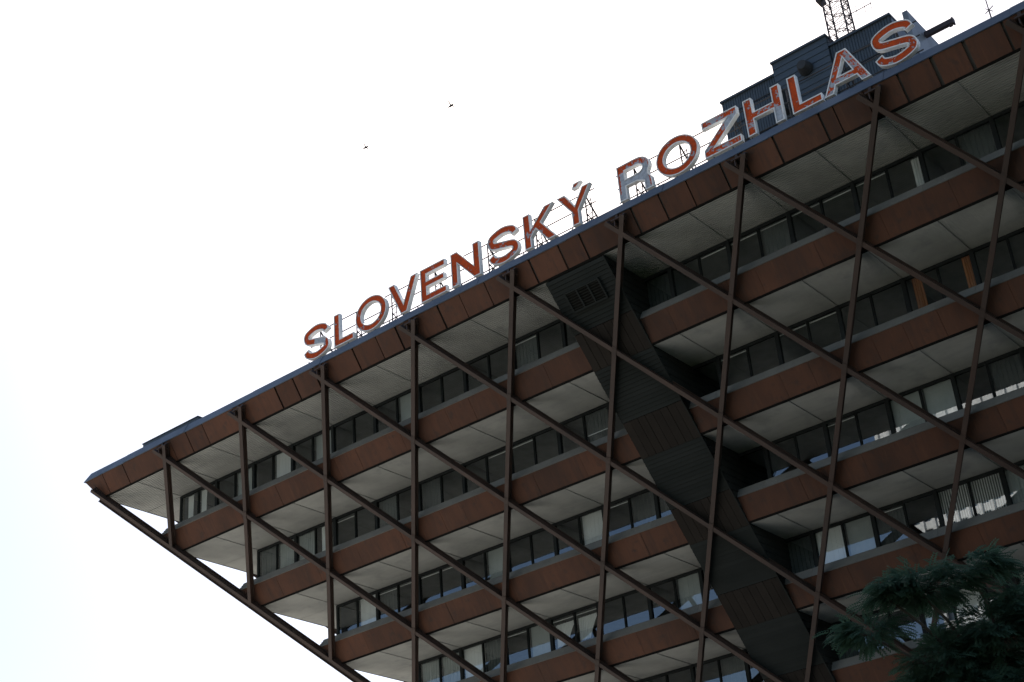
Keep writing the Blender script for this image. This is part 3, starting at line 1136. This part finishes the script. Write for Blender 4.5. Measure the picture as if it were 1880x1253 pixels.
def glyph(ch, w):
    s, h = ST, LH
    a = s * 0.88                                   # horizontal strokes a little thinner
    if ch == 'L':
        return [[[(0, 0), (w, 0), (w, a), (s, a), (s, h), (0, h)]]]
    if ch == 'E':
        m0, m1 = h * 0.5 - a * 0.42, h * 0.5 + a * 0.52
        return [[[(0, 0), (w, 0), (w, a), (s, a), (s, m0), (w * 0.93, m0), (w * 0.93, m1), (s, m1), (s, h - a), (w * 0.98, h - a), (w * 0.98, h), (0, h)]]]
    if ch == 'V':
        return [[[(w / 2 - s * 0.50, 0), (w / 2 + s * 0.50, 0), (w, h), (w - s * 1.05, h), (w / 2, s * 1.3), (s * 1.05, h), (0, h)]]]
    if ch == 'N':
        return [[[(0, 0), (s, 0), (s, h - s * 1.62), (w - s * 1.05, 0), (w, 0), (w, h), (w - s, h), (w - s, s * 1.62), (s * 1.05, h), (0, h)]]]
    if ch == 'K':
        return [[[(0, 0), (s, 0), (s, h * 0.30), (s * 1.75, h * 0.47), (w - s * 1.25, 0), (w, 0), (s * 2.55, h * 0.60), (w * 0.98, h), (w * 0.98 - s * 1.25, h), (s, h * 0.52), (s, h), (0, h)]]]
    if ch == 'Y':
        c = w / 2
        g1 = [(c - s / 2, 0), (c + s / 2, 0), (c + s / 2, h * 0.40), (w, h), (w - s * 1.15, h), (c, h * 0.56), (s * 1.15, h), (0, h), (c - s / 2, h * 0.40)]
        ac = [(c - 0.02, h * 1.05), (c + 0.065, h * 1.05), (c + 0.16, h * 1.19), (c + 0.02, h * 1.19)]
        return [[g1], [ac]]
    if ch == 'Z':
        return [[[(0, 0), (w, 0), (w, a), (s * 1.28, a), (w * 0.99, h - a * 1.1), (w * 0.99, h), (w * 0.03, h), (w * 0.03, h - a), (w * 0.99 - s * 1.35, h - a), (0, a * 1.1)]]]
    if ch == 'H':
        m0, m1 = h * 0.5 - a * 0.45, h * 0.5 + a * 0.5
        return [[[(0, 0), (s, 0), (s, m0), (w - s, m0), (w - s, 0), (w, 0), (w, h), (w - s, h), (w - s, m1), (s, m1), (s, h), (0, h)]]]
    if ch == 'A':
        tx = 0.58                                    # apex a little right of centre, as it stands
        l = w * 0.52
        out = [(0, 0), (s * 1.02, 0), (s * 1.38, h * 0.20), (w - s * 1.38, h * 0.20), (w - s * 1.02, 0), (w, 0), (l + s * 0.52, h), (l - s * 0.52, h)]
        hole = [(s * 1.75, h * 0.38), (w - s * 1.75, h * 0.38), (l, h * 0.80)]
        return [[out, hole]]
    if ch == 'O':
        return [[ellipse(w / 2, h / 2, w / 2, h / 2 + 0.012), ellipse(w / 2, h / 2, w / 2 - s * 0.98, h / 2 + 0.012 - a)]]
    if ch == 'R':
        def arc(cx, cy, rx, ry, n=10):
            return [(cx + rx * math.sin(math.pi * k / n), cy + ry * math.cos(math.pi * k / n)) for k in range(n + 1)]
        ro = arc(w * 0.60, h * 0.70, w * 0.38, h * 0.30)
        ri = arc(w * 0.56, h * 0.685, w * 0.38 - s * 0.80, h * 0.30 - a * 0.92)
        out = [(0, 0), (s, 0), (s, h * 0.36), (w * 0.56, h * 0.36), (w - s * 1.05, h * 0.27), (w - s * 1.02, 0), (w, 0), (w * 0.985, h * 0.30), (w * 0.90, h * 0.43)]
        out += list(reversed([p for p in ro if p[1] > h * 0.47])) + [(0, h)]
        hole = [(s, h * 0.685 - (h * 0.30 - a * 0.92)), (s, h * 0.685 + (h * 0.30 - a * 0.92))] + ri
        return [[out, hole]]
    if ch == 'S':
        b = a / 2
        x0, x1 = s / 2, w - s / 2
        y0, y1 = b - 0.012, h - b + 0.012
        ym = h / 2
        pts = [(x1 - 0.01, y1 - 0.135), (x1 - 0.055, y1 - 0.05), (w * 0.5, y1), (x0 + 0.035, y1 - 0.055), (x0 + 0.012, y1 - 0.135), (x0 + 0.06, ym + 0.050),
               (w * 0.5, ym), (x1 - 0.06, ym - 0.050), (x1 - 0.008, y0 + 0.135), (x1 - 0.035, y0 + 0.055), (w * 0.5, y0), (x0 + 0.055, y0 + 0.05), (x0 + 0.0, y0 + 0.14)]
        return [[stroke(pts, a * 1.06)]]


def letter(ch, x0, x1, label, wear, box=None, dz=0.0):
    w = x1 - x0
    T = thing('letter', W(x0 + w / 2, LY + LDEP / 2, LZ), label, 'sign letter', 'letters of the rooftop sign')
    P = lambda q, y: W(x0 + q[0], y, LZ + q[1] + dz)
    cas, fac, tub = MB(), MB(), MB()
    rim, rec = 0.012, 0.010
    for shape in glyph(ch, w):
        loops = [ccw(l, i == 0) for i, l in enumerate(shape)]
        ins = [offset(l, rim) for l in loops]
        yf, yb = LY, LY + LDEP
        for l, q in zip(loops, ins):
            nn = len(l)
            for k in range(nn):
                k2 = (k + 1) % nn
                cas.poly([P(l[k], yf), P(l[k2], yf), P(q[k2], yf), P(q[k], yf)])                       # rim
                cas.poly([P(l[k2], yf), P(l[k], yf), P(l[k], yb), P(l[k2], yb)])                       # outer wall
                cas.poly([P(q[k], yf), P(q[k2], yf), P(q[k2], yf + rec + 0.004), P(q[k], yf + rec + 0.004)])   # inner wall
        for src, y, mb in ((ins, yf + rec, fac), (loops, yb, cas)):
            vs = [Vector((p[0], p[1], 0)) for l in src for p in l]
            for tri in tessellate_polygon([[Vector((p[0], p[1], 0)) for p in l] for l in src]):
                mb.poly([P((vs[i].x, vs[i].y), y) for i in tri])
        for l in loops:
            q = offset(l, 0.0165)
            for k in range(len(q)):
                a_, b_ = q[k], q[(k + 1) % len(q)]
                tub.tube(P(a_, yf + 0.004), P(b_, yf + 0.003), 0.008, n=4)
    cas.build('casing', M['white'], T)
    fac.build('red_face', face_mat('face_' + ch, wear, box), T)
    tub.build('neon_tube', M['tube'], T)
    return T


def bx(x0, x1, z0, z1):
    p, q = W(x0, 0, z0), W(x1, 0, z1)
    return (p.x, q.x, p.z, q.z)


letter('S', 5.40, 6.02, 'first sign letter, S with its red face broken away in two places', 0.0, bx(5.66, 5.92, 0.76, 0.98))
letter('L', 6.13, 6.58, 'narrow red letter L between the broken S and the first O', 0.02)
letter('O', 6.63, 7.33, 'red letter O standing between L and V on the roof edge', 0.0)
letter('V', 7.38, 8.02, 'red letter V between the first O and the E', 0.0)
letter('E', 8.08, 8.62, 'red letter E between V and N, wires showing through it', 0.0)
letter('N', 8.73, 9.32, 'red letter N between the E and the second S', 0.09)
letter('S', 9.48, 10.10, 'second letter S, scuffed red, between N and K', 0.20)
letter('K', 10.20, 10.80, 'red letter K between the second S and the accented Y', 0.0)
letter('Y', 10.86, 11.49, 'red letter Y carrying a slanted accent, end of the first word', 0.03)
letter('R', 11.97, 12.55, 'letter R with most of its red face gone, bare grey inside', 0.24, bx(12.01, 12.50, 0.60, 1.08))
letter('O', 12.64, 13.35, 'bright red letter O with a stay seen through its opening', 0.0)
letter('Z', 13.43, 14.03, 'letter Z with flaked white streak down its diagonal', 0.25, bx(13.80, 13.98, 0.85, 1.12))
letter('H', 14.13, 14.70, 'letter H whose right leg has a large white bare patch', 0.22, bx(14.55, 14.68, 0.62, 0.86))
letter('L', 14.83, 15.28, 'red letter L in front of the dark boarded room', 0.12)
letter('A', 15.31, 15.99, 'letter A, red with white scratches across its crossbar', 0.27)
letter('S', 16.07, 16.69, 'last letter S, clean red, nearest the protruding roof beam', 0.03)

SF = thing('sign_frame', W(11, 0.3, 0.46), 'thin dark rails, posts and stays carrying the rooftop letters', 'sign frame')
for (xa, xb) in ((5.5, 11.5), (11.9, 16.7)):
    for z in (0.66, 0.90, 1.13):
        m = MB()
        m.tube(W(xa, LY + LDEP + 0.012, z), W(xb, LY + LDEP + 0.012, z), 0.030, n=5)
        m.build('rail', M['rail'], SF)
for x in (5.7, 6.55, 7.35, 8.3, 9.4, 10.35, 11.3, 12.2, 13.0, 13.9, 14.75, 15.6, 16.4):
    m = MB()
    y = LY + LDEP + 0.04
    m.tube(W(x, y, 0.44), W(x, y, 1.16), 0.034, n=5)
    m.tube(W(x + 0.1, y, 0.44), W(x + 0.1, y, 1.02), 0.024, n=4)
    for k in range(5):
        z = 0.52 + 0.11 * k
        m.tube(W(x, y, z), W(x + 0.1, y, z + 0.04), 0.018, n=4)
    m.build('post', M['rail'], SF)
    m = MB()
    m.tube(W(x, y, 1.14), W(x + 0.02, y + 0.62, 0.44), 0.042, n=5)
    m.tube(W(x, y, 0.80), W(x + 0.02, y + 0.62, 0.44), 0.028, n=5)
    m.build('stay', M['rail'], SF)
for x in [5.48 + 0.31 * k for k in range(37)]:
    if 11.5 < x < 11.95:
        continue
    m = MB()
    m.tube(W(x, LY + 0.05, 0.43), W(x, LY + 0.05, 0.63), 0.026, n=4)
    m.build('foot', M['rail'], SF)

# ------------------------------------------------------------------ birds
def bird(loc, heading, tilt, dihedral, scale, label):
    T = thing('bird', loc, label, 'bird', 'birds in the sky')
    mb = MB()
    prev = None
    prof = [(-0.55, 0.01), (-0.42, 0.06), (-0.2, 0.12), (0.05, 0.14), (0.28, 0.11), (0.38, 0.085), (0.48, 0.06), (0.58, 0.006)]
    rings = [[Vector((x, r * math.cos(k * math.pi / 4), r * math.sin(k * math.pi / 4))) for k in range(8)] for x, r in prof]
    for a_, b_ in zip(rings[:-1], rings[1:]):
        mb.loft(a_, b_, cap=False)
    mb.hexa([Vector(p) for p in ((-0.45, -0.03, -0.01), (-0.45, 0.03, -0.01), (-0.8, 0.09, -0.01), (-0.8, -0.09, -0.01),
                                 (-0.45, -0.03, 0.01), (-0.45, 0.03, 0.01), (-0.8, 0.09, 0.0), (-0.8, -0.09, 0.0))])
    for sg in (-1, 1):
        pts = [(0.0, 0.05), (0.45, 0.36), (0.35, 0.80)]
        dz = [0.03, math.tan(dihedral[0 if sg < 0 else 1]) * 0.30, math.tan(dihedral[0 if sg < 0 else 1]) * 0.62]
        ch = [0.20, 0.15, 0.02]
        xs_ = [0.12, 0.16, -0.18]
        for k in range(2):
            p = []
            for t in (0.0, 0.02):
                p += [Vector((xs_[k], sg * pts[k][1], dz[k] + t)), Vector((xs_[k] - ch[k], sg * pts[k][1], dz[k] + t)),
                      Vector((xs_[k + 1] - ch[k + 1], sg * pts[k + 1][1], dz[k + 1] + t * 0.3)), Vector((xs_[k + 1], sg * pts[k + 1][1], dz[k + 1] + t * 0.3))]
            mb.hexa(p)
    rm = Matrix.Rotation(heading, 4, 'Z') @ Matrix.Rotation(tilt, 4, 'X')
    mb.v = [tuple(rm @ (Vector(p) * scale) + loc) for p in mb.v]
    mb.build('body', M['feather'], T)


bird(W(12.32, -3.94, -0.09), rad(-4), rad(0), (rad(48), rad(16)), 0.30, 'dark bird with raised wing, higher of the two in the sky')
bird(W(11.35, -4.43, -0.45), rad(6), rad(0), (rad(40), rad(-12)), 0.26, 'smaller dark bird gliding lower in the pale sky')

# ------------------------------------------------------------------ tree in the foreground
TR = thing('locust_tree', Vector((W(18.35, -6.2, 0).x, W(18.35, -6.2, 0).y, 0)),
           'leafy dark green tree with feathery leaves in front of the lower facade', 'tree')
trng = random.Random(11)
base = Vector((A * 18.35, A * -6.2, 0))
tk = MB()
p0 = base.copy()
pts_t = [base, base + Vector((0.1, 0.05, 2.2)), base + Vector((-0.05, 0.1, 4.4)), base + Vector((0.1, 0.0, 6.2)), base + Vector((0.0, 0.15, 7.6))]
rs = [0.20, 0.17, 0.14, 0.11, 0.07]
for k in range(4):
    tk.tube(pts_t[k], pts_t[k + 1], rs[k], rs[k + 1], n=10)
tk.build('trunk', M['bark'], TR)
# boughs end in the lobes of the crown (centre x, y, z in metres; radii)
Z = lambda z: A * z + TOP
LOBES = [  # x, y, z, rx, ry, rz, sprays
    (A * 18.02, A * -6.75, Z(-8.44), 0.85, 0.7, 0.22, 210),
    (A * 18.28, A * -6.60, Z(-8.36), 0.55, 0.5, 0.18, 90),
    (A * 17.86, A * -6.88, Z(-8.46), 0.36, 0.4, 0.18, 80),
    (A * 17.72, A * -6.93, Z(-8.67), 0.36, 0.4, 0.17, 90),
    (A * 18.28, A * -6.40, Z(-8.72), 0.95, 0.8, 0.42, 330),
    (A * 18.00, A * -6.55, Z(-8.84), 0.70, 0.7, 0.32, 230),
    (A * 18.45, A * -6.25, Z(-8.56), 0.60, 0.6, 0.28, 180),
    (A * 17.86, A * -6.55, Z(-9.02), 0.55, 0.6, 0.30, 170),
    (A * 18.35, A * -6.20, Z(-9.10), 1.00, 0.9, 0.5, 280),
    (A * 18.75, A * -5.95, Z(-8.75), 0.9, 0.9, 0.6, 330),
    (A * 18.20, A * -6.45, Z(-8.90), 0.60, 0.5, 0.30, 220),
    (A * 18.50, A * -6.30, Z(-8.66), 0.50, 0.4, 0.22, 160),
    (A * 18.10, A * -6.50, Z(-9.05), 0.60, 0.5, 0.26, 180),
    (A * 18.45, A * -5.7, Z(-9.4), 1.6, 1.2, 0.7, 300),
]
br = MB()
lf = MB()


def limb(mb, a_, b_, r0, r1, seg=5, wob=0.10):
    p = Vector(a_)
    L_ = (Vector(b_) - p).length
    for k in range(seg):
        t = (k + 1) / seg
        q = Vector(a_).lerp(Vector(b_), t) + Vector((trng.uniform(-1, 1), trng.uniform(-1, 1), trng.uniform(-0.4, 0.8))) * wob * L_ * 0.3 * (1 if k < seg - 1 else 0)
        mb.tube(p, q, r0 + (r1 - r0) * (t - 1 / seg), r0 + (r1 - r0) * t, n=5)
        p = q
    return p


def frond(mb, p, d, size):
    """pinnate leaf: leaflets in two ranks along a drooping stalk"""
    d = d.normalized()
    up = Vector((0, 0, 1))
    sd = d.cross(up)
    if sd.length < 0.05:
        sd = Vector((1, 0, 0))
    sd.normalize()
    roll = trng.uniform(-0.7, 0.7)
    nm = sd.cross(d).normalized()
    sd = (sd * math.cos(roll) + nm * math.sin(roll)).normalized()
    n_ = 7
    q = Vector(p)
    dd = d.copy()
    st_ = size / n_
    for k in range(n_):
        dd = (dd + Vector((0, 0, -0.09))).normalized()
        q2 = q + dd * st_
        ll = size * 0.30 * (1 - 0.45 * abs(k - n_ * 0.4) / n_)
        for sg in (-1, 1):
            tip = q2 + (sd * sg * 0.85 + dd * 0.55).normalized() * ll + Vector((0, 0, -0.15 * ll))
            wv = dd * ll * 0.27
            mid = q2.lerp(tip, 0.5)
            mb.poly([q2, mid - wv, tip, mid + wv])
        q = q2


fork = pts_t[4]
for (x, y, z, rx, ry, rz, cnt) in LOBES:
    c = Vector((x, y, z))
    start = pts_t[3] if z < Z(-8.9) else fork
    e = limb(br, start, c + Vector((0, 0, -rz * 0.5)), 0.06, 0.022)
    tw = []
    for k in range(max(8, cnt // 9)):
        th = trng.uniform(0, 2 * math.pi)
        rr = math.sqrt(trng.random())
        q = c + Vector((math.cos(th) * rx * rr, math.sin(th) * ry * rr, trng.uniform(-0.8, 1.0) * rz * math.sqrt(max(0.05, 1 - rr * rr))))
        limb(br, e.lerp(c, 0.3), q, 0.012, 0.004, 3, 0.15)
        tw.append(q)
    for k in range(int(cnt * 3.0)):
        q = trng.choice(tw) + Vector((trng.gauss(0, 0.13), trng.gauss(0, 0.13), trng.gauss(0, 0.06)))
        out = (q - c)
        out.z *= 0.5
        d = out.normalized() + Vector((trng.uniform(-0.7, 0.7), trng.uniform(-0.7, 0.7), trng.uniform(-0.25, 0.35)))
        frond(lf, q, d, trng.uniform(0.20, 0.36))
br.build('branches', M['bark'], TR)
lf.build('crown', M['leaf'], TR)

# ------------------------------------------------------------------ tall office tower opposite, mirrored in the right-hand windows
TW = thing('office_tower', Vector((-12, -150, 0)), 'tall white finned office tower standing opposite, mirrored in the windows', 'building')
m = MB()
I = lambda x, y, z: Vector((x, y, z))
m.box(-26, 2, -180, -150, 0, 112, tf=I)
m.build('glazed_body', M['tower_glass'], TW)
m = MB()
for k in range(15):
    x = -26 + 2 * k
    m.box(x - 0.3, x + 0.3, -149.99, -149.2, 0, 113, tf=I)
m.build('fins', M['tower_white'], TW)
m = MB()
for k in range(30):
    z = 4 + 3.7 * k
    m.box(-26, 2, -149.98, -149.55, z, z + 1.3, tf=I)
m.build('floor_bands', M['tower_white'], TW)
